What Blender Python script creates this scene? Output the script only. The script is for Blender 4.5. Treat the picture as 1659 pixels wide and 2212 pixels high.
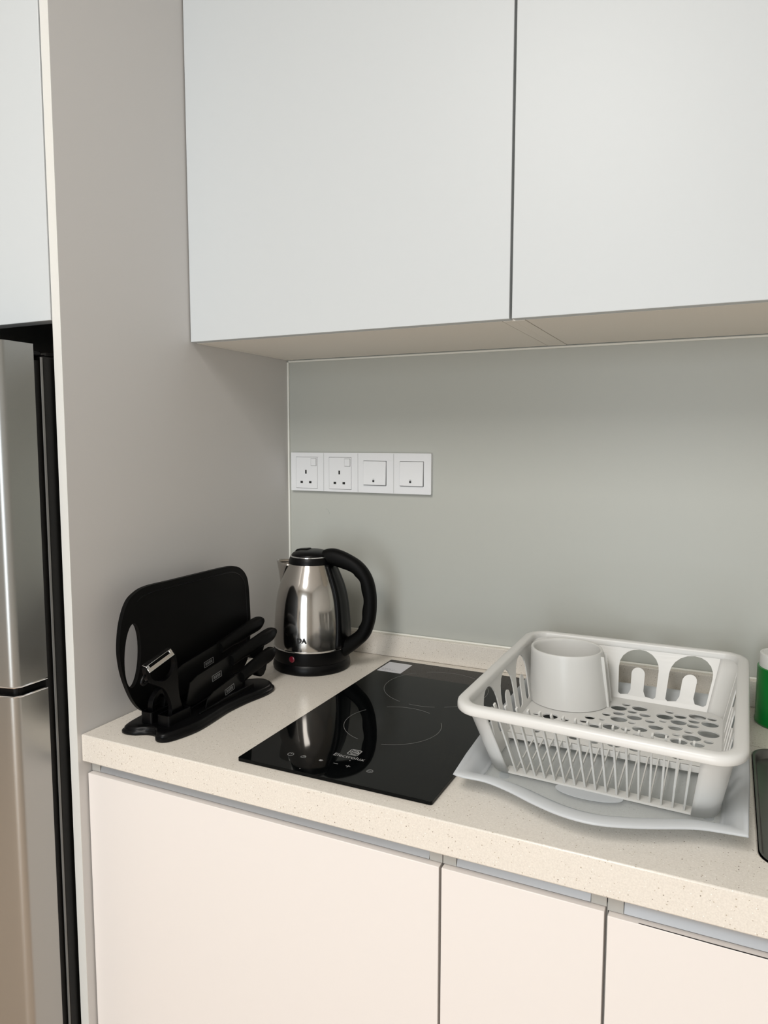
import bpy, bmesh, math, random
from mathutils import Vector, Matrix, Euler
from mathutils.geometry import tessellate_polygon
random.seed(4)
S = bpy.context.scene
for o in list(bpy.data.objects): bpy.data.objects.remove(o)
COL = S.collection
R = math.radians; PI = math.pi; cos = math.cos; sin = math.sin

# ------------------------------------------------------------------ camera
cd = bpy.data.cameras.new('camera'); cam = bpy.data.objects.new('camera', cd); COL.objects.link(cam)
cam.location = (0.8454, -1.3059, 1.3276)
cam.rotation_euler = Euler((R(84.5275), R(-0.0757), R(25.4626)), 'XYZ')
cd.sensor_fit = 'VERTICAL'; cd.sensor_height = 24.0; cd.lens = 1567.51 / 2212 * 24.0
cd.clip_start = 0.01
S.camera = cam

# ------------------------------------------------------------------ world, lights, exposure
w = bpy.data.worlds.new('world'); S.world = w; w.use_nodes = True
w.node_tree.nodes['Background'].inputs[0].default_value = (0.75, 0.87, 1.0, 1)
w.node_tree.nodes['Background'].inputs[1].default_value = 1.0
S.view_settings.view_transform = 'Standard'; S.view_settings.look = 'None'
S.view_settings.exposure = 0.0; S.view_settings.gamma = 1.0
S.view_settings.use_curve_mapping = False

def area(name, loc, rot, sx, sy, power, col):
    l = bpy.data.lights.new(name, 'AREA'); l.shape = 'RECTANGLE'; l.size = sx; l.size_y = sy
    l.energy = power; l.color = col
    o = bpy.data.objects.new(name, l); COL.objects.link(o); o.location = loc; o.rotation_euler = rot
    return o
# daylight through the tall glazed opening behind the camera
area('window_daylight', (0.62, -4.12, 1.07), (R(90), 0, 0), 1.15, 2.0, 37, (0.90, 0.96, 1.0))
# warm ceiling lamp of the living room
area('ceiling_lamp_light', (0.40, -2.25, 2.53), (0, 0, 0), 0.55, 1.5, 45, (1.0, 0.965, 0.92))

# ------------------------------------------------------------------ materials
def mat(name, col, rough=0.5, metal=0.0, spec=0.5, coat=0.0, aniso=0.0, trans=0.0, alpha=1.0, sss=0.0):
    m = bpy.data.materials.new(name); m.use_nodes = True
    b = m.node_tree.nodes['Principled BSDF']
    b.inputs['Base Color'].default_value = (*col, 1); b.inputs['Roughness'].default_value = rough
    b.inputs['Metallic'].default_value = metal; b.inputs['Specular IOR Level'].default_value = spec
    b.inputs['Coat Weight'].default_value = coat; b.inputs['Anisotropic'].default_value = aniso
    b.inputs['Transmission Weight'].default_value = trans; b.inputs['Alpha'].default_value = alpha
    if sss:
        b.inputs['Subsurface Weight'].default_value = sss; b.inputs['Subsurface Radius'].default_value = (.01, .01, .01)
        b.inputs['Subsurface Scale'].default_value = .3
    return m
def N(m, t, **k):
    n = m.node_tree.nodes.new(t)
    for a, v in k.items(): setattr(n, a, v)
    return n
def bump(m, scale, strength, dist=0.001, stretch=None, detail=3):
    nt = m.node_tree; b = nt.nodes['Principled BSDF']
    tc = N(m, 'ShaderNodeTexCoord'); mp = N(m, 'ShaderNodeMapping')
    mp.inputs['Scale'].default_value = stretch or (1, 1, 1)
    nz = N(m, 'ShaderNodeTexNoise'); nz.inputs['Scale'].default_value = scale; nz.inputs['Detail'].default_value = detail
    bp = N(m, 'ShaderNodeBump'); bp.inputs['Strength'].default_value = strength; bp.inputs['Distance'].default_value = dist
    nt.links.new(tc.outputs['Object'], mp.inputs[0]); nt.links.new(mp.outputs[0], nz.inputs['Vector'])
    nt.links.new(nz.outputs['Fac'], bp.inputs['Height']); nt.links.new(bp.outputs[0], b.inputs['Normal'])
    return nz
M = {}
M['wall'] = mat('painted_wall', (.62, .62, .60), .7)
bump(M['wall'], 90, .1)
M['ceiling'] = mat('painted_ceiling', (.85, .85, .83), .8); bump(M['ceiling'], 60, .05)
M['splash'] = mat('splash_panel', (.465, .475, .437), .38, spec=.4); bump(M['splash'], 14, .04, .002)
M['laminate'] = mat('white_laminate', (.575, .607, .622), .42, spec=.4)
bump(M['laminate'], 30, .05, .0006, (1, 1, 14))
M['tall_panel'] = mat('tall_panel_laminate', (.63, .615, .60), .5, spec=.35)
bump(M['tall_panel'], 30, .04, .0006, (1, 1, 8))
M['edge'] = mat('laminate_edge', (.70, .70, .67), .45)
M['base_door'] = mat('base_door_warm_bounce', (.775, .735, .705), .42, spec=.4)  # cabinet white warmed: pinkish floor bounce is put into the colour
bump(M['base_door'], 30, .05, .0006, (14, 1, 1))
M['soffit'] = mat('soffit_board_bounce', (.84, .80, .73), .55)  # lightened and warmed: bounce from worktop and floor is in the colour
M['panel_end_shaded'] = mat('panel_end_shaded', (.46, .45, .42), .5)  # board ends darkened: shade under the worktop edge is in the colour
M['silicone'] = mat('sealant', (.80, .80, .74), .4)
M['alu'] = mat('brushed_aluminium', (.42, .43, .445), .45, .25); bump(M['alu'], 60, .06, .0004, (1, 20, 20))
M['dark'] = mat('black_gasket', (.012, .012, .012), .5)
M['fridge_side'] = mat('fridge_side', (.006, .006, .0055), .4, spec=.22); bump(M['fridge_side'], 400, .15, .0005)
M['steel'] = mat('fridge_steel', (.40, .40, .385), .30, 1.0, aniso=.5); bump(M['steel'], 25, .10, .0005, (1, 1, 60))
M['kettle'] = mat('polished_steel', (.53, .505, .475), .12, 1.0); bump(M['kettle'], 30, .03, .0004, (1, 1, .3))
M['chrome'] = mat('chrome', (.8, .8, .8), .1, 1.0)
M['black'] = mat('black_plastic', (.0014, .0014, .0017), .34, spec=.17); bump(M['black'], 500, .06, .0003)
M['matt_black'] = mat('matt_black_plastic', (.0014, .0014, .0014), .52, spec=.12); bump(M['matt_black'], 600, .1, .0003)
M['blade'] = mat('black_coated_steel', (.006, .006, .006), .34, spec=.22); bump(M['blade'], 80, .03, .0003)
M['glass'] = mat('black_ceramic_glass', (.0018, .0022, .0024), .03, spec=.12)
M['zone'] = mat('zone_print', (.16, .16, .155), .4)
M['print'] = mat('panel_print', (.30, .30, .30), .4)
def plastic():
    m = mat('white_plastic', (.85, .85, .83), .28); nt = m.node_tree; b = nt.nodes['Principled BSDF']; bump(m, 40, .02, .0005)
    tl = N(m, 'ShaderNodeBsdfTranslucent'); tl.inputs[0].default_value = (.88, .87, .84, 1)
    mx = N(m, 'ShaderNodeMixShader'); mx.inputs[0].default_value = .22
    nt.links.new(b.outputs[0], mx.inputs[1]); nt.links.new(tl.outputs[0], mx.inputs[2]); nt.links.new(mx.outputs[0], nt.nodes['Material Output'].inputs['Surface'])
    return m
M['white'] = plastic()
M['switch'] = mat('switch_plastic', (.76, .775, .79), .3)
M['hole'] = mat('pin_hole', (.004, .004, .004), .6)
M['paper'] = mat('paper', (.62, .62, .65), .6); bump(M['paper'], 60, .05)
M['ink'] = mat('ink', (.28, .28, .31), .6)
M['red'] = mat('red_lens', (.11, .004, .012), .2)
M['green'] = mat('green_plastic', (.0, .17, .022), .25, spec=.5); bump(M['green'], 30, .03)
M['sink'] = mat('sink_steel', (.15, .15, .14), .38, .85); bump(M['sink'], 60, .06, .0004, (1, 12, 1))
M['floor'] = mat('floor_planks', (.55, .42, .32), .45)
def frosted(name, clear):
    m = mat(name, (.80, .825, .845), .32, sss=0); nt = m.node_tree
    b = nt.nodes['Principled BSDF']; out = nt.nodes['Material Output']
    bump(m, 60, .05)
    tr = N(m, 'ShaderNodeBsdfTransparent'); tr.inputs[0].default_value = (.93, .95, .96, 1)
    tl = N(m, 'ShaderNodeBsdfTranslucent'); tl.inputs[0].default_value = (.82, .85, .9, 1)
    m1 = N(m, 'ShaderNodeMixShader'); m1.inputs[0].default_value = .3
    m2 = N(m, 'ShaderNodeMixShader'); m2.inputs[0].default_value = clear
    nt.links.new(b.outputs[0], m1.inputs[1]); nt.links.new(tl.outputs[0], m1.inputs[2])
    nt.links.new(m1.outputs[0], m2.inputs[1]); nt.links.new(tr.outputs[0], m2.inputs[2])
    nt.links.new(m2.outputs[0], out.inputs['Surface'])
    return m
M['frost'] = frosted('frosted_plastic', .28); M['clear'] = frosted('clear_plastic', .74)  # one plastic twice: whiteness at grazing view is mixed into the lip
def quartz():
    m = mat('quartz', (.7, .65, .56), .22, spec=.45); nt = m.node_tree; b = nt.nodes['Principled BSDF']
    tc = N(m, 'ShaderNodeTexCoord')
    def layer(prev, scale, thr, col, rnd=1.0):
        v = N(m, 'ShaderNodeTexVoronoi'); v.inputs['Scale'].default_value = scale; v.inputs['Randomness'].default_value = rnd
        nt.links.new(tc.outputs['Object'], v.inputs['Vector'])
        # size varies from cell to cell: distance < thr * cell random
        sep = N(m, 'ShaderNodeSeparateColor'); nt.links.new(v.outputs['Color'], sep.inputs[0])
        mu = N(m, 'ShaderNodeMath', operation='MULTIPLY'); mu.inputs[1].default_value = thr
        pw = N(m, 'ShaderNodeMath', operation='POWER'); pw.inputs[1].default_value = 2.2
        nt.links.new(sep.outputs[0], pw.inputs[0]); nt.links.new(pw.outputs[0], mu.inputs[0])
        lt = N(m, 'ShaderNodeMath', operation='LESS_THAN'); nt.links.new(v.outputs['Distance'], lt.inputs[0]); nt.links.new(mu.outputs[0], lt.inputs[1])
        mx = N(m, 'ShaderNodeMix', data_type='RGBA'); nt.links.new(lt.outputs[0], mx.inputs[0])
        nt.links.new(prev, mx.inputs[6]); mx.inputs[7].default_value = (*col, 1)
        return mx.outputs[2]
    nz = N(m, 'ShaderNodeTexNoise'); nz.inputs['Scale'].default_value = 520; nz.inputs['Detail'].default_value = 2
    nt.links.new(tc.outputs['Object'], nz.inputs['Vector'])
    cr = N(m, 'ShaderNodeValToRGB'); nt.links.new(nz.outputs['Fac'], cr.inputs[0])
    cr.color_ramp.elements[0].position = .35; cr.color_ramp.elements[0].color = (.70, .655, .59, 1)
    cr.color_ramp.elements[1].position = .65; cr.color_ramp.elements[1].color = (.77, .725, .655, 1)
    c = layer(cr.outputs[0], 330, .22, (.90, .88, .83))
    c = layer(c, 260, .24, (.50, .44, .36))
    c = layer(c, 210, .16, (.26, .22, .18))
    nt.links.new(c, b.inputs['Base Color'])
    return m
M['quartz'] = quartz()
def planks():
    m = M['floor']; nt = m.node_tree; b = nt.nodes['Principled BSDF']
    tc = N(m, 'ShaderNodeTexCoord'); br = N(m, 'ShaderNodeTexBrick'); br.inputs['Scale'].default_value = 1
    br.inputs['Brick Width'].default_value = 1.2; br.inputs['Row Height'].default_value = .15; br.inputs['Mortar Size'].default_value = .002
    br.inputs['Color1'].default_value = (.76, .61, .49, 1); br.inputs['Color2'].default_value = (.72, .56, .44, 1); br.inputs['Mortar'].default_value = (.2, .14, .1, 1)
    nt.links.new(tc.outputs['Object'], br.inputs['Vector']); nt.links.new(br.outputs['Color'], b.inputs['Base Color'])
planks()

# ------------------------------------------------------------------ helpers
def tag(o, label=None, cat=None, group=None, kind=None):
    if label: o['label'] = label
    if cat: o['category'] = cat
    if group: o['group'] = group
    if kind: o['kind'] = kind
    return o
def thing(name, label, cat, loc=(0, 0, 0), rz=0, group=None):
    o = bpy.data.objects.new(name, None); COL.objects.link(o); o.location = loc; o.rotation_euler = (0, 0, rz)
    o.empty_display_size = .05
    return tag(o, label, cat, group)
def obj(name, bm, m, parent=None, smooth=False, bevel=0, seg=2, solid=0, angle=35):
    me = bpy.data.meshes.new(name); bmesh.ops.recalc_face_normals(bm, faces=bm.faces[:]); bm.to_mesh(me); bm.free()
    o = bpy.data.objects.new(name, me); COL.objects.link(o); me.materials.append(m)
    if parent: o.parent = parent
    if solid:
        s = o.modifiers.new('solid', 'SOLIDIFY'); s.thickness = solid; s.offset = 0
    if bevel:
        b = o.modifiers.new('bevel', 'BEVEL'); b.width = bevel; b.segments = seg; b.limit_method = 'ANGLE'; b.angle_limit = R(40)
    if smooth or bevel:
        for p in me.polygons: p.use_smooth = True
        try: me.set_sharp_from_angle(angle=R(angle))
        except Exception: pass
    return o
def struct(name, bm, m, **k):
    return tag(obj(name, bm, m, **k), kind='structure')
def box(bm, x0, x1, y0, y1, z0, z1, mtx=None):
    vs = [bm.verts.new((x, y, z)) for z in (z0, z1) for y in (y0, y1) for x in (x0, x1)]
    if mtx:
        for v in vs: v.co = mtx @ v.co
    for f in ((0, 2, 3, 1), (4, 5, 7, 6), (0, 1, 5, 4), (2, 6, 7, 3), (0, 4, 6, 2), (1, 3, 7, 5)):
        bm.faces.new([vs[i] for i in f])
    return bm
def B(*a): return box(bmesh.new(), *a)
def lathe(bm, prof, c=(0, 0, 0), n=64, cap0=True, cap1=True):
    rings = []
    for r, z in prof:
        rings.append([bm.verts.new((c[0] + r * cos(2 * PI * i / n), c[1] + r * sin(2 * PI * i / n), c[2] + z)) for i in range(n)])
    for a, b in zip(rings, rings[1:]):
        for i in range(n): bm.faces.new((a[i], a[(i + 1) % n], b[(i + 1) % n], b[i]))
    if cap0: bm.faces.new(rings[0][::-1])
    if cap1: bm.faces.new(rings[-1])
    return bm
def frames(pts, closed=False, up=None):
    out = []; n = len(pts)
    for i in range(n):
        a = pts[(i - 1) % n] if (closed or i) else pts[0]
        b = pts[(i + 1) % n] if (closed or i < n - 1) else pts[-1]
        t = (b - a).normalized()
        u = up or Vector((0, 0, 1))
        s = t.cross(u)
        if s.length < 1e-4: s = t.cross(Vector((1, 0, 0)))
        s.normalize(); out.append((t, s, s.cross(t).normalized()))
    return out
def sweep(bm, pts, prof, closed=False, up=None, cap=True):
    """prof: list of (a,b) or function(i) -> list; a along side, b along up"""
    pts = [Vector(p) for p in pts]; fr = frames(pts, closed, up); rings = []
    for i, (p, (t, s, u)) in enumerate(zip(pts, fr)):
        pr = prof(i) if callable(prof) else prof
        rings.append([bm.verts.new(p + s * a + u * b) for a, b in pr])
    m = len(rings[0]); k = len(rings)
    for i in range(k if closed else k - 1):
        a, b = rings[i], rings[(i + 1) % k]
        for j in range(m): bm.faces.new((a[j], a[(j + 1) % m], b[(j + 1) % m], b[j]))
    if cap and not closed: bm.faces.new(rings[0][::-1]); bm.faces.new(rings[-1])
    return bm
def circ(r, n=12, ry=None): return [(r * cos(2 * PI * i / n), (ry or r) * sin(2 * PI * i / n)) for i in range(n)]
def tube(pts, r, n=12, closed=False, up=None): return sweep(bmesh.new(), pts, circ(r, n), closed, up)
def catmull(P, k=8, closed=False):
    P = [Vector(p) for p in P]; n = len(P); out = []
    for i in range(n if closed else n - 1):
        p0 = P[(i - 1) % n] if (closed or i) else P[0]; p1 = P[i]; p2 = P[(i + 1) % n]
        p3 = P[(i + 2) % n] if (closed or i + 2 < n) else P[-1]
        for j in range(k):
            t = j / k
            out.append(.5 * ((2 * p1) + (p2 - p0) * t + (2 * p0 - 5 * p1 + 4 * p2 - p3) * t * t + (3 * p1 - p0 - 3 * p2 + p3) * t ** 3))
    if not closed: out.append(P[-1])
    return out
def poly(bm, loops, f):
    """filled polygon with holes given in 2D, mapped to 3D by f"""
    L = [[Vector((a, b, 0)) for a, b in lp] for lp in loops]
    flat = [p for lp in L for p in lp]; vs = [bm.verts.new(f(p.x, p.y)) for p in flat]
    for t in tessellate_polygon(L):
        try: bm.faces.new([vs[i] for i in t])
        except ValueError: pass
    return vs
def slab(loops, f0, f1):
    """polygon with holes extruded between two mappings"""
    bm = bmesh.new()
    a = poly(bm, loops, f0); b = poly(bm, loops, f1); k = 0
    for lp in loops:
        n = len(lp)
        for i in range(n):
            bm.faces.new((a[k + i], a[k + (i + 1) % n], b[k + (i + 1) % n], b[k + i]))
        k += n
    return bm
def rrect(x0, x1, y0, y1, r, n=6):
    out = []
    for cx, cy, a0 in ((x1 - r, y1 - r, 0), (x0 + r, y1 - r, 90), (x0 + r, y0 + r, 180), (x1 - r, y0 + r, 270)):
        for i in range(n + 1):
            a = R(a0 + 90 * i / n); out.append((cx + r * cos(a), cy + r * sin(a)))
    return out
def circle(cx, cy, r, n=24): return [(cx + r * cos(2 * PI * i / n), cy + r * sin(2 * PI * i / n)) for i in range(n)]
def ringarc(bm, cx, cy, r, w, z, a0, a1, h=.0002, n=40):
    pts = [(cx + r * cos(R(a0 + (a1 - a0) * i / n)), cy + r * sin(R(a0 + (a1 - a0) * i / n)), z) for i in range(n + 1)]
    return sweep(bm, pts, [(-w, 0), (w, 0), (w, h), (-w, h)])
def text(s, size, m, mtx, name, parent, depth=.0002, italic=0, bold=0):
    c = bpy.data.curves.new('t', 'FONT'); c.body = s; c.size = size; c.extrude = depth; c.align_x = 'CENTER'; c.align_y = 'CENTER'; c.shear = italic; c.offset = bold
    o = bpy.data.objects.new('t', c); COL.objects.link(o)
    me = bpy.data.meshes.new_from_object(o); bpy.data.objects.remove(o)
    t = bpy.data.objects.new(name, me); COL.objects.link(t); me.materials.clear(); me.materials.append(m)
    me.transform(mtx); t.parent = parent
    return t

# ------------------------------------------------------------------ key dimensions
ZC = .900; CT = .041; CD = .5669          # worktop top, thickness, depth
ZU = 1.4978; UD = .306; XG = .5626        # wall cabinets: underside, depth, joint
PF = .573; TP = .0157                     # tall panel front, thickness
XR = 1.36                                 # right end of the run
YD = .5581; ZD = .8377                    # base door face and top

# ------------------------------------------------------------------ room
X0, X1, Y0, Y1, H = -2.0, 2.6, -4.2, 0.0, 2.6
struct('floor', B(X0 - .1, X1 + .1, Y0 - .1, Y1 + .1, -.06, 0), M['floor'])
struct('ceiling', B(X0 - .1, X1 + .1, Y0 - .1, Y1 + .1, H, H + .06), M['ceiling'])
struct('wall_back', B(X0 - .1, X1 + .1, Y1, Y1 + .1, 0, H), M['splash'])
struct('wall_left', B(X0 - .1, X0, Y0, Y1, 0, H), M['wall'])
struct('wall_right', B(X1, X1 + .1, Y0, Y1, 0, H), M['wall'])
WX0, WX1, WZ0, WZ1 = -.03, 1.27, .02, 2.15
struct('wall_front', slab([[(X0 - .1, 0), (X1 + .1, 0), (X1 + .1, H), (X0 - .1, H)], [(WX0, WZ0), (WX1, WZ0), (WX1, WZ1), (WX0, WZ1)]],
       lambda a, b: (a, Y0, b), lambda a, b: (a, Y0 - .1, b)), M['wall'])
bm = bmesh.new()
for a in (WX0, (WX0 + WX1) / 2 - .02, WX1 - .04): box(bm, a, a + .04, Y0 - .08, Y0 - .04, WZ0, WZ1)
for b in (WZ0, WZ1 - .04): box(bm, WX0 + .04, WX1 - .04, Y0 - .08, Y0 - .04, b, b + .04)
struct('window_1', bm, M['alu'])
struct('trim_1', tube([(.004, -.0015, ZU - .0025), (1.124, -.0015, ZU - .0025)], .0022, 8), M['silicone'])
struct('trim_2', tube([(.0015, -.0015, ZC + .046), (.0015, -.0015, ZU - .004)], .0022, 8), M['silicone'])

# lamp in the room behind the camera
cl = thing('ceiling_light', 'flat white ceiling lamp in the middle of the room behind', 'ceiling light', (0.40, -2.25, H))
obj('frame', slab([rrect(-.30, .30, -.78, .78, .02), rrect(-.28, .28, -.755, .755, .02)], lambda a, b: (a, b, -.05), lambda a, b: (a, b, 0)), M['switch'], cl)

# ------------------------------------------------------------------ tall end panel
tp = thing('end_panel', 'tall pale end panel between fridge and worktop', 'panel', (-TP / 2, -PF / 2, 0))
def loc(bm, t):
    bmesh.ops.translate(bm, verts=bm.verts[:], vec=-Vector(t)); return bm
obj('board', loc(B(-TP, 0, -PF + .001, -.0005, 0, 2.4), tp.location), M['tall_panel'], tp)
obj('edge_band', loc(B(-TP, 0, -PF, -PF + .001, 0, 2.4), tp.location), M['edge'], tp)

# ------------------------------------------------------------------ wall cabinets
def wall_cab(x0, x1, label, seamL, seamR):
    t = thing('wall_cabinet', label, 'cabinet', ((x0 + x1) / 2, -UD / 2, ZU), group='white wall cabinets')
    L = t.location; g = .00005
    bm = bmesh.new(); T = .0157; zt = 2.30; yf = -UD + .019
    box(bm, x0 + g, x0 + T, yf, -.004, ZU, zt); box(bm, x1 - T, x1 - g, yf, -.004, ZU, zt)
    box(bm, x0 + T + seamL, x1 - T - seamR, yf, -.004, ZU + .0004, ZU + .018)
    box(bm, x0 + T, x1 - T, -.02, -.004, ZU + .02, zt); box(bm, x0 + T, x1 - T, yf, -.004, zt - .018, zt)
    obj('carcass', loc(bm, L), M['soffit'], t)
    obj('door', loc(B(x0 + .0018, x1 - .0018, -UD, -UD + .0175, ZU + .0004, 2.298), L), M['laminate'], t, bevel=.0008)
    return t
wall_cab(.0005, XG, 'white handleless wall cabinet above kettle and wall sockets, beside the tall panel', 0, .0014)
wall_cab(XG, 1.125, 'white handleless wall cabinet above the dish rack, right of the joint', .0014, 0)

# cabinet above the fridge
oc = thing('fridge_cabinet', 'white cabinet hanging above the fridge, left of the tall panel', 'cabinet', (-.33, -.3, 1.4965))
bm = bmesh.new()
box(bm, -.635, -TP - .001, -.55, -.01, 1.500, 1.518); box(bm, -.635, -.617, -.55, -.01, 1.518, 2.4); box(bm, -TP - .018, -TP - .001, -.55, -.01, 1.518, 2.4)
obj('carcass', loc(bm, oc.location), M['dark'], oc)
obj('door', loc(B(-.636, -TP - .0012, -PF - .002, -.552, 1.4965, 2.38), oc.location), M['laminate'], oc, bevel=.0008)

# ------------------------------------------------------------------ fridge
fr = thing('fridge', 'stainless steel two door fridge with black sides, left of the tall panel', 'fridge', (-.32, -.33, 0))
FX0, FX1 = -.612, -.020
obj('body', loc(box(box(bmesh.new(), FX0, FX1, -.590, -.03, .02, 1.446), FX0 + .02, FX1 - .004, -.58, -.06, 1.446, 1.452), fr.location), M['fridge_side'], fr, bevel=.004)
obj('seal', loc(B(FX0 + .01, FX1 - .006, -.6025, -.590, .06, 1.44), fr.location), M['dark'], fr)
def fdoor(z0, z1):
    W_ = FX1 - FX0; rc = .010; us = [rc * (1 - cos(R(15 * i))) / W_ for i in range(7)]
    us = us + [.03 + .94 * i / 24 for i in range(25)] + [1 - u for u in reversed(us)]; pts = []
    for u in us:
        e = min(u, 1 - u) * W_; rnd = 0 if e >= rc else rc - math.sqrt(max(0, rc ** 2 - (rc - e) ** 2))
        pts.append((FX0 + W_ * u, -.655 - .030 * (1 - (2 * u - 1) ** 2) + rnd))
    pts = pts + [(FX1, -.6025), (FX0, -.6025)]
    return slab([pts], lambda a, b: (a, b, z0), lambda a, b: (a, b, z1))
for z0, z1 in ((.9945, 1.461), (.10, .9795)):
    obj('door', loc(fdoor(z0, z1), fr.location), M['steel'], fr, smooth=True, angle=40)
bm = fdoor(.9795, .9945)
for v in bm.verts:
    v.co.x = -.316 + (v.co.x + .316) * .985; v.co.y = -.6025 + (v.co.y + .6025) * .86
obj('handle_recess', loc(bm, fr.location), M['black'], fr)
bm = bmesh.new()
for z in (.9800, .9935):
    pts = [(FX1 + .0006, -.604, z), (FX1 + .0006, -.645, z), (FX1 - .004, -.6535, z)] + [(FX0 + (FX1 - FX0) * u, -.6535 - .035 * (1 - (2 * u - 1) ** 2), z) for u in (.95, .9, .8, .7, .6, .5, .4, .3, .2, .1)]
    sweep(bm, pts, circ(.0013, 6))
obj('handle_trim', loc(bm, fr.location), M['chrome'], fr, smooth=True)
bm = bmesh.new(); box(bm, FX1 - .04, FX1 - .006, -.6015, -.585, 1.446, 1.4535)
obj('hinge_cover', loc(bm, fr.location), M['black'], fr, bevel=.002)
bm = B(FX1 - .0001, FX1 + .0012, -.5925, -.5895, .03, 1.444)
obj('side_seam', loc(bm, fr.location), M['zone'], fr)

# ------------------------------------------------------------------ base cabinets
def base_cab(x0, x1, label, ztop, yoff=0, xl=None, xr=None):
    t = thing('base_cabinet', label, 'cabinet', ((x0 + x1) / 2, -YD / 2, 0), group='white base cabinets'); L = t.location
    bm = bmesh.new(); T = .0165; g = .0005; yf = -YD + .021
    box(bm, x0 + g, x0 + T, yf, -.01, .10, ZC - CT - .0005); box(bm, x1 - T, x1 - g, yf, -.01, .10, ZC - CT - .0005)
    box(bm, x0 + T, x1 - T, -.02, -.01, .10, .85); box(bm, x0 + T, x1 - T, yf, -.02, .10, .118)
    obj('carcass', loc(bm, L), M['soffit'], t)
    obj('kickboard', loc(B(x0 + .001, x1 - .001, -.50, -.485, .002, .0995), L), M['base_door'], t)
    # aluminium finger profile above the door, front face slightly hollow
    yb = -YD + .0085 + yoff; za, zb = ztop + .0006, ZC - CT - .0008
    prof = [(yb + .0012, za)] + [(yb + .0030 * sin(PI * i / 8), za + .001 + (zb - za - .002) * i / 8) for i in range(9)] + [(yb + .0012, zb), (yb + .015, zb), (yb + .015, za)]
    obj('finger_rail', loc(slab([prof], lambda a, b: (x0 + T + .0006, a, b), lambda a, b: (x1 - T - .0006, a, b)), L), M['alu'], t, smooth=True, angle=50)
    for e0, e1 in ((x0 + g, x0 + T), (x1 - T, x1 - g)):
        obj('panel_end_shaded', loc(B(e0, e1, yb + .0006, -YD + .0209, za, zb), L), M['panel_end_shaded'], t)
    xl = x0 if xl is None else xl; xr = x1 if xr is None else xr
    obj('door', loc(B(xl + .0016, xr - .0016, -YD + yoff, -YD + yoff + .018, .104, ztop), L), M['base_door'], t, bevel=.0009)
    return t
base_cab(.0008, .5618, 'wide white base cabinet under the hob beside the tall panel', ZD, xl=.0008)
base_cab(.5618, .7475, 'narrow white base cabinet, middle of the three under the worktop', ZD)
t3 = base_cab(.7475, 1.30, 'white base cabinet below the sink with its door sitting slightly low', ZD - .0045, .0015)
bm = bmesh.new(); sweep(bm, [(.78, -YD + .0030, ZD - .0045), (.85, -YD + .0022, ZD - .0045), (.93, -YD + .0022, ZD - .0045), (1.0, -YD + .0030, ZD - .0045)], [(-.0005, -.0003), (.0005, -.0003), (.0005, .0003), (-.0005, .0003)])
obj('edge_crack', loc(bm, t3.location), M['dark'], t3)

# ------------------------------------------------------------------ worktop
SX0, SX1, SY0, SY1 = .8895, 1.33, -.507, -.188
wt = thing('worktop', 'speckled beige quartz worktop with thick front edge', 'worktop', (.68, -.28, ZC - CT))
hole = rrect(SX0, SX1, SY0, SY1, .028, 8)
bm = slab([[(.0008, -CD), (XR, -CD), (XR, -.0015), (.0008, -.0015)], hole], lambda a, b: (a, b, ZC - CT), lambda a, b: (a, b, ZC))
obj('slab', loc(bm, wt.location), M['quartz'], wt, bevel=.0018)
up = thing('upstand', 'low speckled quartz upstand strip along the foot of the back wall', 'upstand', (.68, -.01, ZC))
obj('strip', loc(B(.0045, XR, -.0163, -.0022, ZC + .0002, ZC + .0438), up.location), M['quartz'], up, bevel=.0012)
obj('sealant', loc(tube([(.004, -.0035, ZC + .0445), (XR, -.0035, ZC + .0445)], .002, 8), up.location), M['silicone'], up)

# ------------------------------------------------------------------ sink
sk = thing('sink', 'dark grey steel sink set into worktop right of the dish rack', 'sink', ((SX0 + SX1) / 2, (SY0 + SY1) / 2, ZC - .19))
def rr(i, z): return [(a, b, z) for a, b in rrect(SX0 + i, SX1 - i, SY0 + i, SY1 - i, max(.028 - i * .3, .01), 8)]
bm = bmesh.new(); prev = None
for i, z in ((.0006, ZC + .0012), (.0022, ZC + .0014), (.004, ZC - .001), (.006, ZC - .010), (.018, ZC - .012), (.022, ZC - .015), (.026, ZC - .03), (.034, ZC - .155), (.045, ZC - .175), (.07, ZC - .182)):
    ring = [bm.verts.new(p) for p in rr(i, z)]
    if prev:
        for k in range(len(ring)): bm.faces.new((prev[k], prev[(k + 1) % len(ring)], ring[(k + 1) % len(ring)], ring[k]))
    prev = ring
bm.faces.new(prev)
obj('bowl', loc(bm, sk.location), M['sink'], sk, smooth=True, angle=60)
obj('drain', loc(lathe(bmesh.new(), [(.045, 0), (.045, .003), (.038, .004), (.036, .001), (.01, .001), (.008, .006), (.0, .006)][:6], (1.11, -.33, ZC - .182), 32), sk.location), M['chrome'], sk, smooth=True)

# ------------------------------------------------------------------ hob
HX, HY, HW, HD = .2629, -.5404, .2811, .492
hb = thing('hob', 'black glass two zone induction hob set in the worktop', 'hob', (HX + HW / 2, HY + HD / 2, ZC))
L = hb.location; HZ = ZC + .0050
obj('glass_plate', loc(slab([rrect(HX, HX + HW, HY, HY + HD, .003, 4)], lambda a, b: (a, b, ZC + .0004), lambda a, b: (a, b, HZ)), L), M['glass'], hb, bevel=.0012)
zc = (HX + HW / 2, -.346)
bm = bmesh.new()
for a0, a1 in ((63, 122), (150, 252), (-78, 30)): ringarc(bm, zc[0], zc[1], .0735, .00035, HZ, a0, a1)
obj('front_zone_ring', loc(bm, L), M['zone'], hb)
bm = bmesh.new()
for a0, a1 in ((-60, 50), (60, 122), (135, 250), (262, 290)): ringarc(bm, zc[0], -.168, .0895, .00035, HZ, a0, a1)
obj('rear_zone_ring', loc(bm, L), M['zone'], hb)
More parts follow.
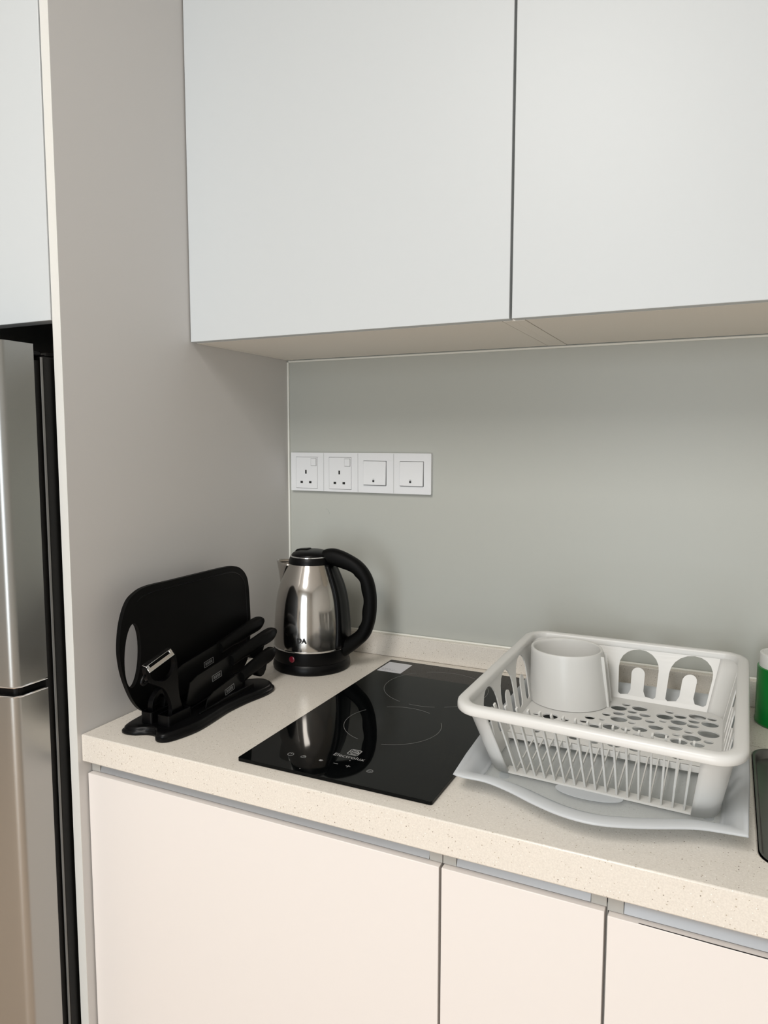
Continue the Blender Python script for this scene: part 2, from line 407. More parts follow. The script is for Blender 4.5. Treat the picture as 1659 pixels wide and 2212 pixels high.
T4 = lambda x, y: Matrix.Translation((x - L[0], y - L[1], HZ - L[2]))
# brand mark: a square outline with a swept blade inside, name below
bm = bmesh.new(); mx, my, q = .398, -.4585, .0085
for a in ((-q, q, q - .0014, q), (-q, q, -q, -q + .0014), (-q, -q + .0014, -q, q), (q - .0014, q, -q, q)):
    box(bm, mx + a[0], mx + a[1], my + a[2], my + a[3], HZ, HZ + .0002)
for a in ((-.0052, -.0038, -.0052, .0055), (-.0052, .0005, .0040, .0055), (-.0052, .0, -.0052, -.0038)):
    box(bm, mx + a[0], mx + a[1], my + a[2], my + a[3], HZ, HZ + .0002)
box(bm, mx - .0062, mx + .0062, my - .0008, my + .0008, HZ, HZ + .0002)
ringarc(bm, mx + .0008, my, .0048, .0008, HZ, -90, 90, n=16)
obj('maker_mark', loc(bm, L), M['print'], hb)
text('Electrolux', .0115, M['print'], T4(.398, -.4745), 'maker_name', hb, .0001)
bm = bmesh.new(); z = HZ
ringarc(bm, .322, -.5006, .0042, .0003, z, 110, 430, n=20); box(bm, .3217, .3223, -.5006, -.4955, z, z + .0002)   # power
obj('power_symbol', loc(bm, L), M['print'], hb)
bm = bmesh.new()
box(bm, .3385, .3455, -.5030, -.5024, z, z + .0002); box(bm, .3385, .3455, -.4992, -.4986, z, z + .0002); box(bm, .3385, .3391, -.5030, -.4986, z, z + .0002); box(bm, .3449, .3455, -.5030, -.4986, z, z + .0002)
ringarc(bm, .342, -.4986, .0022, .0003, z, 0, 180, n=12)
obj('lock_symbol', loc(bm, L), M['print'], hb)
bm = bmesh.new(); box(bm, .3665, .3705, -.5015, -.4975, z, z + .0002); box(bm, .3700, .3722, -.4998, -.4992, z, z + .0002)
obj('zone_symbol', loc(bm, L), M['print'], hb)
obj('minus_symbol', loc(B(.3880, .3945, -.4998, -.4991, z, z + .0002), L), M['print'], hb)
bm = bmesh.new(); box(bm, .4065, .4131, -.5000, -.4993, z, z + .0002); box(bm, .40945, .41015, -.5030, -.4964, z, z + .0002)
obj('plus_symbol', loc(bm, L), M['print'], hb)
bm = bmesh.new(); ringarc(bm, .4422, -.5003, .0040, .0003, z, -40, 220, n=18); box(bm, .4400, .4445, -.5006, -.5001, z, z + .0002); box(bm, .4392, .4452, -.5036, -.5031, z, z + .0002)
obj('timer_symbol', loc(bm, L), M['print'], hb)
for p in ((.3565, -.5325, z), (.4041, -.4836, z)): obj('indicator_dot', loc(lathe(bmesh.new(), [(.0007, 0), (.0007, .0002)], p, 10), L), M['print'], hb)
st = obj('sticker', loc(slab([rrect(.2672, .3150, -.1205, -.0645, .001, 3)], lambda a, b: (a, b, HZ), lambda a, b: (a, b, HZ + .0003)), L), M['paper'], hb)
st['label'] = 'white paper sticker'
bm = bmesh.new()
for y, a, b in ((-.1040, .2710, .2960), (-.1075, .2710, .2900), (-.1115, .2710, .3040), (-.1155, .2710, .2850)):
    x = a
    while x < b:
        e = min(b, x + random.uniform(.002, .005)); box(bm, x, e, y, y + .0013, HZ + .0003, HZ + .0004); x = e + .0012
obj('small_print', loc(bm, L), M['ink'], st)
st.children[0].location = (0, 0, 0)

# ------------------------------------------------------------------ sockets
so = thing('socket_panel', 'white four gang panel with two sockets and two switches on wall', 'socket', (.17, 0, 1.267))
L = so.location; SXA, SZA, SZB = .0109, 1.2271, 1.3066
P = .0793
def yb(*a): return loc(B(*a), L)
ins = []
for k in range(2): ins.append((.0233 + k * P, .0754 + k * P, 1.2321, 1.2977))
for k in range(2): ins.append((.1820 + k * .0800, .2330 + k * .0795, 1.2423, 1.2913))
bm = slab([rrect(SXA, SXA + .317, SZA, SZB, .0015, 3)] + [[(a, c), (b, c), (b, d), (a, d)] for a, b, c, d in ins], lambda a, b: (a, -.0003, b), lambda a, b: (a, -.0085, b))
obj('frame', loc(bm, L), M['switch'], so, bevel=.0008)
for k in (1, 2, 3): obj('module_joint', yb(SXA + k * P - .0002, SXA + k * P + .0002, -.0087, -.0084, SZA + .001, SZB - .001), M['zone'], so)
for k in range(2):
    a, b, c, d = ins[k]
    s = obj('socket_face', yb(a + .0005, b - .0005, -.0092, -.0005, c + .0005, d - .0005), M['switch'], so, bevel=.0006)
    obj('rocker', yb(b - .0150, b - .0028, -.0106, -.0093, d - .0180, d - .0035), M['switch'], s, bevel=.0008)
    obj('rocker_shadow_gap', yb(b - .0155, b - .0023, -.0095, -.0090, d - .0185, d - .0030), M['zone'], s)  # dark plate painting the shadow gap round the rocker
    cx = (a + b) / 2 - .0016
    for hx_, hz_, w_, h_ in ((cx, 1.2666, .0036, .0078), (cx - .0104, 1.2451, .0058, .0046), (cx + .0104, 1.2451, .0058, .0046)):
        obj('pin_hole', yb(hx_ - w_ / 2, hx_ + w_ / 2, -.0094, -.0091, hz_ - h_ / 2, hz_ + h_ / 2), M['hole'], s)
for k in range(2):
    a, b, c, d = ins[2 + k]
    bm = bmesh.new(); m_ = Matrix.Translation(Vector(((a + b) / 2, -.0095, (c + d) / 2))) @ Matrix.Rotation(R(-3.2), 4, 'X')
    box(bm, -(b - a) / 2 + .0008, (b - a) / 2 - .0008, -.002, .002, -(d - c) / 2 + .0008, (d - c) / 2 - .0008, m_)
    s = obj('switch_rocker', loc(bm, L), M['switch'], so, bevel=.0007)
    cx = (a + b) / 2 - .0012
    obj('indicator', yb(cx - .0018, cx + .0018, -.0136, -.0118, c + .0070, c + .0108), M['hole'], s)
    obj('indicator_mark', yb(cx - .0018, cx + .0018, -.0132, -.0112, c + .0124, c + .0130), M['zone'], s)
# faint scuff on the wall left by an old fixing
bm = bmesh.new(); sweep(bm, [(.0900, -.0003, 1.1905), (.0945, -.0003, 1.1885), (.0975, -.0003, 1.1845), (.0985, -.0003, 1.1800)], [(-.0005, -.0001), (.0005, -.0001), (.0005, .0001), (-.0005, .0001)], up=Vector((0, 1, 0)))
struct('trim_3', bm, mat('scuff', (.40, .42, .39), .6))

# ------------------------------------------------------------------ kettle
kx, ky = .1326, -.1312
kt = thing('kettle', 'polished steel electric kettle with black handle and black base, in the corner', 'kettle', (kx, ky, ZC), R(5))
def kob(name, bm, m, parent=kt, **k): return obj(name, bm, m, parent, **k)
kob('power_base', lathe(bmesh.new(), [(.0715, 0), (.0735, .002), (.0742, .006), (.0735, .012), (.0712, .0175), (.0705, .0185), (.0685, .0190)], n=72), M['black'], smooth=True)
kob('bottom_collar', lathe(bmesh.new(), [(.069, .0188), (.0715, .0192), (.0722, .0225), (.0722, .040), (.0722, .0425), (.0700, .0432)], n=72), M['black'], smooth=True)
kob('trim_ring', lathe(bmesh.new(), [(.0700, .0425), (.0728, .0428), (.0730, .0440), (.0722, .0450), (.070, .0452)], n=72), M['chrome'], smooth=True)
bp = [(.0712, .0445), (.0716, .055), (.0710, .072), (.0702, .088), (.0690, .104), (.0672, .1226), (.0648, .138), (.0616, .152), (.0580, .1635), (.0535, .1745), (.0487, .186), (.0450, .194), (.0425, .1995), (.0415, .2015)]
pp = catmull([(r, 0, z) for r, z in bp], 4); kob('body', lathe(bmesh.new(), [(p.x, p.z) for p in pp], n=96), M['kettle'], smooth=True, angle=60)
# spout at -x : folded sheet beak
bm = bmesh.new(); n = 10
def brad(z):
    for (r0, z0), (r1, z1) in zip(bp, bp[1:]):
        if z0 <= z <= z1: return r0 + (r1 - r0) * (z - z0) / (z1 - z0)
    return .041
rows = []
for z, tip, hw in ((.145, .0632, .10), (.158, .0655, .22), (.170, .0675, .34), (.182, .0695, .46), (.1945, .0722, .60), (.1985, .0735, .64)):
    row = []
    for j in range(-n, n + 1):
        a = hw * j / n; k = 1 - abs(j / n) ** 1.15; rb = brad(min(z, .2)) - .0006
        r = rb + (tip - rb) * k * (1 if z > .15 else .6)
        row.append(bm.verts.new((-r * cos(a), r * sin(a), z + (.0035 * k if z > .196 else 0))))
    rows.append(row)
for a, b in zip(rows, rows[1:]):
    for j in range(2 * n): bm.faces.new((a[j], a[j + 1], b[j + 1], b[j]))
kob('spout', bm, M['kettle'], smooth=True, solid=.0009, angle=50)
kob('top_collar', lathe(bmesh.new(), [(.0400, .1995), (.0428, .2000), (.0425, .2040), (.0408, .2095), (.0392, .2130), (.036, .2135)], n=64), M['black'], smooth=True)
kob('lid_ring', lathe(bmesh.new(), [(.0370, .2128), (.0394, .2130), (.0393, .2142), (.0383, .2148), (.036, .2148)], n=64), M['chrome'], smooth=True)
lid = kob('lid', lathe(bmesh.new(), [(.0372, .2140), (.0368, .2165), (.0340, .2195), (.0280, .2225), (.0200, .2245), (.010, .2252), (.002, .2254)], n=64), M['black'], smooth=True)
bm = bmesh.new(); box(bm, -.030, -.004, -.012, .012, .2222, .2262)
for v in bm.verts:
    if v.co.z > .225: v.co.x *= .85; v.co.y *= .8; v.co.z += .0012 if v.co.x > -.01 else -.0008
obj('lid_tab', bm, M['matt_black'], lid, bevel=.002, seg=3)
hp = [(.030, .2125), (.0463, .2135), (.0719, .2066), (.0953, .1958), (.111, .1778), (.1190, .153), (.1205, .1252), (.1174, .0978), (.1072, .0722), (.0874, .0540), (.0694, .0420), (.060, .0350)]
hpts = catmull([(r, 0, z) for r, z in hp], 6); nh = len(hpts)
def hprof(i):
    u = i / (nh - 1); th = .0125 + .0035 * math.exp(-((u - .12) / .12) ** 2) + .0030 * math.exp(-((u - .92) / .10) ** 2)
    wv = .0006 * sin(u * 46) if .3 < u < .7 else 0
    wd = .0155 - .003 * math.exp(-((u - .5) / .3) ** 2)
    return [(wd * cos(a) * abs(cos(a)) ** -.25 if abs(cos(a)) > 1e-3 else 0, (th + (wv * 2 if sin(a) > 0 else 0)) * sin(a)) for a in [2 * PI * (j + .5) / 20 for j in range(20)]]
kob('handle', sweep(bmesh.new(), hpts, lambda i: [(-b, a) for a, b in hprof(i)], up=Vector((0, 1, 0))), M['matt_black'], smooth=True, angle=70)
# black strap up the back of the body, with a raised border
bm = bmesh.new(); rows = []
for i in range(25):
    z = .046 + (.2005 - .046) * i / 24; hw = R(27) - R(4) * sin(PI * i / 24); row = []
    for j in range(-6, 7):
        a = hw * j / 6; r = brad(z) + (.0042 if abs(j) < 6 else .0002) - (.0016 if abs(j) < 4 else 0)
        row.append(bm.verts.new((r * cos(a), r * sin(a), z)))
    rows.append(row)
for a, b in zip(rows, rows[1:]):
    for j in range(12): bm.faces.new((a[j], a[j + 1], b[j + 1], b[j]))
kob('handle_strap', bm, M['black'], smooth=True, solid=.001, angle=50)
bm = bmesh.new()
for ang in (R(-94),):
    m_ = Matrix.Rotation(ang, 4, 'Z') @ Matrix.Translation((.0722, 0, .0305)) @ Matrix.Rotation(R(90), 4, 'Y')
    vs = lathe(bm, [(.0058, -.0006), (.0058, .0010), (.0045, .0018)], n=20)
    for v in bm.verts: v.co = m_ @ v.co
lm = kob('power_light', bm, M['red'], smooth=True); lm['label'] = 'red indicator lens'
mm = Matrix.Rotation(R(-59 - 17 - 5) + R(2), 4, 'Z') @ Matrix.Translation((.0716, 0, .066)) @ Matrix.Rotation(R(90), 4, 'Z') @ Matrix.Rotation(R(90), 4, 'X')
text('DA', .0125, M['hole'], mm, 'maker_name', kt, .0012, bold=.0004)

# ------------------------------------------------------------------ knife stand, board, knives, peeler, scissors
sd = thing('knife_stand', 'black plastic knife stand with curved foot on worktop beside the panel', 'knife stand', (.1, -.40, ZC))
L = sd.location
outer = [(.0505, -.5365), (.0720, -.5385), (.0900, -.5290), (.1060, -.5280), (.1190, -.5400), (.1330, -.5390), (.1430, -.5220), (.1505, -.4850), (.1475, -.4400), (.1440, -.4050), (.1460, -.3600), (.1530, -.3150),
         (.1500, -.2870), (.1360, -.2700), (.1150, -.2640), (.0960, -.2760), (.0760, -.2900), (.0560, -.3300), (.0420, -.4000), (.0400, -.4600), (.0430, -.5050)]
ol = [(p.x, p.y) for p in catmull([(a, b, 0) for a, b in outer], 5, True)]
cx_, cy_ = .096, -.40
def shrink(k): return [((a - cx_) * (1 - k / .05) + cx_, (b - cy_) * (1 - k / .135) + cy_) for a, b in ol]
bm = bmesh.new(); prev = None
for k, z in ((.0015, 0), (0, .0015), (0, .0045), (.0018, .0062), (.0026, .0066), (.0030, .0095), (.0055, .0118), (.0075, .0124)):
    ring = [bm.verts.new((a, b, ZC + z)) for a, b in shrink(k)]
    if prev:
        for i in range(len(ring)): bm.faces.new((prev[i], prev[(i + 1) % len(ring)], ring[(i + 1) % len(ring)], ring[i]))
    else: poly(bm, [shrink(k)], lambda a, b: (a, b, ZC))
    prev = ring
poly(bm, [shrink(.0075)], lambda a, b: (a, b, ZC + .0124))
bmesh.ops.remove_doubles(bm, verts=bm.verts[:], dist=.00003)
obj('foot', loc(bm, L), M['black'], sd, smooth=True, angle=50)
Z1 = ZC + .0122
# sloped rack cheeks that the blades slide between
def cheek(x, w, y0, y1, h0, h1):
    pr = [(y0, Z1 - .001), (y1, Z1 - .001), (y1, Z1 + h1), ((y0 + y1) / 2, Z1 + (h0 + h1) / 2 + .002), (y0, Z1 + h0)]
    return slab([pr], lambda a, b: (x - w / 2, a, b), lambda a, b: (x + w / 2, a, b))
for x, h in ((.068, .030), (.0935, .022), (.1085, .017), (.1275, .008)):
    obj('divider', loc(cheek(x, .0035, -.455, -.315, h * .35, h * .95), L), M['black'], sd, bevel=.0008)
for x in (.0510, .0645):
    obj('board_rail', loc(cheek(x - .0018, .003, -.475, -.300, .012, .012), L), M['black'], sd, bevel=.0008)
# sockets for peeler and scissors
obj('peeler_socket', loc(slab([rrect(.0965, .1200, -.5125, -.4640, .003, 4), rrect(.0990, .1175, -.5100, -.4665, .002, 4)], lambda a, b: (a, b, Z1 - .001), lambda a, b: (a, b, Z1 + .0150)), L), M['black'], sd, bevel=.0008)
obj('scissor_socket', loc(slab([rrect(.0690, .0900, -.5165, -.4700, .003, 4), rrect(.0715, .0875, -.5140, -.4725, .002, 4)], lambda a, b: (a, b, Z1 - .001), lambda a, b: (a, b, Z1 + .0170)), L), M['black'], sd, bevel=.0008)

bd = thing('chopping_board', 'black plastic chopping board with oval grip hole standing upright in stand', 'chopping board', (.0558, -.38, ZC + .0125))
L = bd.location
bo = [(-.4650, .9128), (-.4973, .9200), (-.5192, .9427), (-.5354, .9784), (-.5427, 1.0089), (-.5436, 1.0357), (-.5380, 1.0673), (-.5260, 1.0929), (-.5101, 1.1048), (-.4847, 1.1111), (-.4300, 1.1112), (-.3600, 1.1112), (-.3027, 1.1110), (-.2746, 1.1093), (-.2553, 1.1033), (-.2390, 1.0895), (-.2311, 1.0706),
      (-.2275, 1.0324), (-.2262, .9943), (-.2300, .9550), (-.2380, .9300), (-.2550, .9160), (-.2800, .9127), (-.3500, .9127), (-.4200, .9127)]
bo2 = [(p.x, p.y) for p in catmull([(a, b, 0) for a, b in bo], 5, True)]
bo2 = [(a, max(b, ZC + .0127)) for a, b in bo2]
hl = [(-.5185 + .0165 * cos(t) + .003 * sin(t), 1.0128 + .0480 * sin(t)) for t in [2 * PI * i / 36 for i in range(36)]]
obj('board', loc(slab([bo2, hl], lambda a, b: (.0523, a, b), lambda a, b: (.0593, a, b)), L), M['matt_black'], bd, bevel=.0018, seg=3)
gr = []
gc = (-.372, 1.012)
for a, b in bo2[38:105]:
    gr.append(Vector((.0592, gc[0] + (a - gc[0]) * .93, gc[1] + (b - gc[1]) * .90)))
obj('juice_groove', loc(tube(gr[::2], .0011, 6, False, Vector((1, 0, 0))), L), M['black'], bd, smooth=True)

def knife(label, x, ax, ay, bx, by, hl_, bw, blen, guard, text_at):
    """ax,ay: bolster (y,z); bx,by: handle butt (y,z); blade continues the other way"""
    A = Vector((x, ax, ay)); Bt = Vector((x, bx, by)); d = (Bt - A).normalized()
    t = thing('kitchen_knife', label, 'knife', A, group='black kitchen knives in the stand')
    u = Vector((0, -d.z, d.y))           # spine side (up)
    ln = (Bt - A).length
    f = lambda s, h, dx: Vector((dx, 0, 0)) + d * s + u * h
    # handle: swept rounded profile
    n = 16; pts = [f(ln * i / n, .0, 0) for i in range(n + 1)]
    top = [.0085, .0090, .0096, .0102, .0108, .0114, .0118, .0122, .0126, .0130, .0134, .0138, .0140, .0138, .0130, .0106, .0055]
    bot = [.0105, .0108, .0105, .0100, .0102, .0112, .0124, .0128, .0124, .0118, .0116, .0118, .0122, .0124, .0116, .0090, .0040]
    bm = bmesh.new(); rings = []
    for i in range(n + 1):
        wd = .0085 if i < n - 1 else (.007 if i == n - 1 else .004)
        c = f(ln * i / n, 0, 0); ring = []
        for j in range(16):
            a = 2 * PI * (j + .5) / 16; h = top[i] * sin(a) if sin(a) > 0 else bot[i] * sin(a)
            ring.append(bm.verts.new(c + u * h + Vector((wd * cos(a) * abs(cos(a)) ** -.3, 0, 0))))
        rings.append(ring)
    for a, b in zip(rings, rings[1:]):
        for j in range(16): bm.faces.new((a[j], a[(j + 1) % 16], b[(j + 1) % 16], b[j]))
    bm.faces.new(rings[0][::-1]); bm.faces.new(rings[-1])
    obj('handle', bm, M['matt_black'], t, smooth=True, angle=60)
    if guard:   # finger stop hanging below the grip
        g = slab([[(ln * .34, -.006), (ln * .38, -.0165), (ln * .45, -.0225), (ln * .55, -.0225), (ln * .62, -.0175), (ln * .68, -.006)]], lambda a, b: f(a, b, -.0075), lambda a, b: f(a, b, .0075))
        obj('finger_guard', g, M['matt_black'], t, bevel=.003, seg=3)
    # blade
    bl = [(.004, .0070), (-.003, .0085), (-blen * .72, .0085), (-blen * .88, .0040), (-blen, -bw * .75), (-blen * .93, -bw * .92), (-blen * .75, -bw), (-.010, -bw), (-.001, -bw * .95), (.004, -.0080)]
    b = obj('blade', slab([bl], lambda a, b: f(a, b, -.0008), lambda a, b: f(a, b, .0008)), M['blade'], t)
    # printed plate with maker's mark: frame and short strokes
    bm = bmesh.new(); s0 = -text_at; w_, h_ = .024, .0085; c0 = -bw * .35
    def q(a0, a1, b0, b1):
        vs = [f(a, bb, dx) for dx in (.0008, .0010) for bb in (b0, b1) for a in (a0, a1)]
        v = [bm.verts.new(p) for p in vs]
        for ff in ((0, 2, 3, 1), (4, 5, 7, 6), (0, 1, 5, 4), (2, 6, 7, 3), (0, 4, 6, 2), (1, 3, 7, 5)): bm.faces.new([v[i] for i in ff])
    q(s0 - w_, s0, c0 + h_ / 2, c0 + h_ / 2 + .0006); q(s0 - w_, s0, c0 - h_ / 2 - .0006, c0 - h_ / 2); q(s0 - w_, s0 - w_ + .0006, c0 - h_ / 2, c0 + h_ / 2); q(s0 - .0006, s0, c0 - h_ / 2, c0 + h_ / 2)
    for k in range(4):
        a = s0 - w_ + .0035 + k * .0046
        q(a, a + .0007, c0 - .0025, c0 + .0025); q(a + .0022, a + .0029, c0 - .0025, c0 + .0025); q(a, a + .0029, c0 + .0018 - .0036 * (k % 2), c0 + .0025 - .0036 * (k % 2))
    obj('blade_plate', bm, M['print'], b)
    return t
knife('large black knife nearest the board, highest handle of the three', .080, -.345, .9830, -.2170, 1.0010, 0, .040, .125, False, .018)
knife('black knife in the middle slot of the stand, its handle above the lowest', .1010, -.3430, .9635, -.2080, .9810, 0, .034, .115, True, .026)
knife('small black knife lowest and nearest the hob with rounded finger guard', .1180, -.3380, .9360, -.2380, .9540, 0, .020, .098, True, .020)

# peeler: Y-shaped, upright, lying in the y-z plane
pl = thing('peeler', 'black Y shaped peeler with steel blade standing in the knife stand', 'peeler', (.108, -.488, Z1 + .001)); L = pl.location
# outline of the Y frame (y,z)
yo = [(-.4985, .9145), (-.4965, .9320), (-.5010, .9500), (-.5120, .9680), (-.5300, .9800), (-.5425, .9890), (-.5460, .9990), (-.5475, 1.0070), (-.5430, 1.0090), (-.5395, 1.0030), (-.5370, .9925),
      (-.5280, .9850), (-.5120, .9800), (-.5000, .9830), (-.4915, .9900), (-.4885, 1.0000), (-.4905, 1.0090), (-.4945, 1.0150), (-.4935, 1.0205), (-.4890, 1.0190), (-.4850, 1.0100), (-.4825, .9950), (-.4815, .9700), (-.4800, .9500), (-.4745, .9300), (-.4720, .9145)]
yl = [(p.x, p.y) for p in catmull([(a, b, 0) for a, b in yo], 4, True)]
obj('handle', loc(slab([yl], lambda a, b: (.1045, a, b), lambda a, b: (.1115, a, b)), L), M['black'], pl, bevel=.0022, seg=3)
A_ = Vector((.1085, -.5450, 1.0065)); B_ = Vector((.1085, -.4935, 1.0195)); dd = (B_ - A_).normalized()
bm = bmesh.new()
def strip(o0, o1, z0, z1, s=0, e=1):
    vs = []
    for k in (s, e):
        p = A_.lerp(B_, k)
        for dx, dz in ((o0, z0), (o1, z1), (o1, z1 + .0008), (o0, z0 + .0008)): vs.append(bm.verts.new(p + Vector((dx, 0, dz))))
    for f in ((0, 1, 2, 3), (4, 7, 6, 5), (0, 4, 5, 1), (1, 5, 6, 2), (2, 6, 7, 3), (3, 7, 4, 0)): bm.faces.new([vs[i] for i in f])
strip(-.0062, .0012, .0042, .0032); strip(.0040, .0078, -.0005, -.0045); strip(.0008, .0042, .0030, -.0003, 0, .10); strip(.0008, .0042, .0030, -.0003, .90, 1)
obj('blade', loc(bm, L), M['chrome'], pl, bevel=.0003)
obj('eye_gouger', loc(tube(catmull([(.108, -.5410, .9985), (.108, -.5490, .9960), (.108, -.5530, .9890), (.108, -.5480, .9850), (.108, -.5410, .9880)], 6), .0018, 8, up=Vector((1, 0, 0))), L), M['black'], pl, smooth=True)

# scissors: blades down in the socket, rounded black grip above it
sc = thing('scissors', 'black kitchen scissors standing in the stand behind the peeler', 'scissors', (.079, -.495, Z1 + .001)); L = sc.location
lo = [(-.5020, .9200), (-.5070, .9300), (-.5060, .9420), (-.4990, .9510), (-.4900, .9560), (-.4800, .9520), (-.4740, .9400), (-.4760, .9280), (-.4800, .9200)]
li = [(a * .62 - .4905 * .38, b * .62 + .9385 * .38) for a, b in lo]
c2 = lambda l: [(p.x, p.y) for p in catmull([(a, b, 0) for a, b in l], 5, True)]
obj('grip', loc(slab([c2(lo), c2(li)], lambda a, b: (.0745, a, b), lambda a, b: (.0835, a, b)), L), M['black'], sc, bevel=.002, seg=3)
obj('blade', loc(B(.0782, .0798, -.5000, -.4820, Z1 + .001, .9215), L), M['blade'], sc)

# ------------------------------------------------------------------ dish rack
TOP = [Vector(p) for p in ((.5426, -.4836, 1.008), (.8762, -.5099, 1.008), (.885, -.0806, 1.008), (.5426, -.0768, 1.008))]   # FL FR BR BL
BOT = [Vector(p) for p in ((.5790, -.4290, .9070), (.8500, -.4460, .9070), (.850, -.1350, .9070), (.580, -.1150, .9070))]
WTOP = [Vector(p) for p in ((.5555, -.4715, .998), (.8640, -.4965, .998), (.8725, -.0935, .998), (.5555, -.0895, .998))]
def bil(q, u, v): return (q[0] * (1 - u) + q[1] * u) * (1 - v) + (q[3] * (1 - u) + q[2] * u) * v
rk = thing('dish_rack', 'white plastic dish rack with slotted front and arched cut-outs over clear tray', 'dish rack', (.715, -.28, .9045)); L = rk.location
def path(q, r, n=8, m=14):
    """rounded unit rect as closed list of (point, side index)"""
    out = []
    for (cx, cy, a0) in ((1 - r, 1 - r, 0), (r, 1 - r, 90), (r, r, 180), (1 - r, r, 270)):
        for i in range(n + 1):
            a = R(a0 + 90 * i / n); out.append((cx + r * cos(a), cy + r * sin(a)))
    return [bil(q, *p) for p in out]
# rim
ptop = path(TOP, .105, 10); cen = sum(ptop, Vector()) / len(ptop)
rp = [(-.0160, -.0040), (-.0142, -.0022), (-.0110, -.0016), (-.0055, -.0018), (-.0024, -.0028), (-.0005, -.0050), (0, -.0080), (0, -.0122), (-.0010, -.0132), (-.0024, -.0130), (-.0030, -.0080), (-.0050, -.0055), (-.0120, -.0050), (-.0138, -.0062), (-.0140, -.0120), (-.0158, -.0120)]
bm = bmesh.new(); rings = []
n_ = len(ptop)
for i, p in enumerate(ptop):
    t_ = (ptop[(i + 1) % n_] - ptop[i - 1]).normalized(); nrm = t_.cross(Vector((0, 0, 1))).normalized()
    if nrm.dot(p - cen) < 0: nrm = -nrm
    rings.append([bm.verts.new(p + nrm * a + Vector((0, 0, b))) for a, b in rp])
for i in range(n_):
    a, b = rings[i], rings[(i + 1) % n_]
    for j in range(len(rp)): bm.faces.new((a[j], a[(j + 1) % len(rp)], b[(j + 1) % len(rp)], b[j]))
obj('rim', loc(bm, L), M['white'], rk, smooth=True, angle=60)
# walls: straight panels with cut-outs, corners as strips
RC = .085
def wp(u, v, t): return bil(BOT, u, v) * (1 - t) + bil(WTOP, u, v) * t
def arch(s0, s1, t0, t1, sc_, n=10, tw=.34, tt=.62):
    """inverted-U cut-out in (s,t), tongue in the middle"""
    c = (s0 + s1) / 2; hw = (s1 - s0) / 2; tr = hw * sc_
    pts = [(s1, t0 + .03), (s1, t1 - tr)]
    for i in range(1, n): a = PI * i / n; pts.append((c + hw * cos(a), t1 - tr + tr * sin(a)))
    pts += [(s0, t1 - tr), (s0, t0 + .03), (s0 + hw * .12, t0), (c - hw * tw - hw * .12, t0 + .02), (c - hw * tw, t0 + .10), (c - hw * tw, tt - hw * sc_ * tw)]
    for i in range(1, 8): a = PI - PI * i / 8; pts.append((c + hw * tw * cos(a), tt - hw * sc_ * tw + hw * sc_ * tw * sin(a)))
    pts += [(c + hw * tw, tt - hw * sc_ * tw), (c + hw * tw, t0 + .10), (c + hw * tw + hw * .12, t0 + .02), (s1 - hw * .12, t0)]
    return pts
def ladder(s0, s1, t0, t1, k=14):
    o = [(s0 + (s1 - s0) * i / k, t0) for i in range(k)] + [(s1, t0 + (t1 - t0) * i / 4) for i in range(4)] + [(s1 - (s1 - s0) * i / k, t1) for i in range(k)] + [(s0, t1 - (t1 - t0) * i / 4) for i in range(4)]
    return o
backarch = [arch(.440, .642, .200, .965, 3.1, tt=.67), arch(.694, .902, .205, .965, 3.1, tt=.67), arch(.180, .385, .200, .965, 3.1)]
bm = bmesh.new(); poly(bm, [ladder(RC, 1 - RC, 0, 1)] + backarch, lambda s, t: wp(s, 1, t))
obj('back_wall', loc(bm, L), M['white'], rk, solid=.0024)
sidearch = [[(s + .09 * (t - .95), t) for s, t in arch(a - .087, a + .087, .22, .95, 4.2, tt=.66)] for a in (.262, .478, .700)]
for nm, u in (('left_wall', 0), ('right_wall', 1)):
    bm = bmesh.new(); poly(bm, [ladder(RC, 1 - RC, 0, 1)] + sidearch, lambda s, t, u=u: wp(u, s, t))
    obj('side_wall', loc(bm, L), M['white'], rk, solid=.0018)
for cx, cy, a0 in ((1 - RC, 1 - RC, 0), (RC, 1 - RC, 90), (RC, RC, 180), (1 - RC, RC, 270)):
    bm = bmesh.new(); rows = []
    for t in (0, .25, .5, .75, 1):
        row = [bm.verts.new(wp(cx + RC * cos(R(a0 + 11.25 * i)), cy + RC * sin(R(a0 + 11.25 * i)), t)) for i in range(9)]
        if a0 == 180: row.append(bm.verts.new(wp(RC + .015, 0, t)))
        if a0 == 270: row.insert(0, bm.verts.new(wp(1 - RC - .02, 0, t)))
        rows.append(row)
    for a, b in zip(rows, rows[1:]):
        for j in range(len(a) - 1): bm.faces.new((a[j], a[j + 1], b[j + 1], b[j]))
    obj('corner_post', loc(bm, L), M['white'], rk, smooth=True, solid=.0028, angle=50)
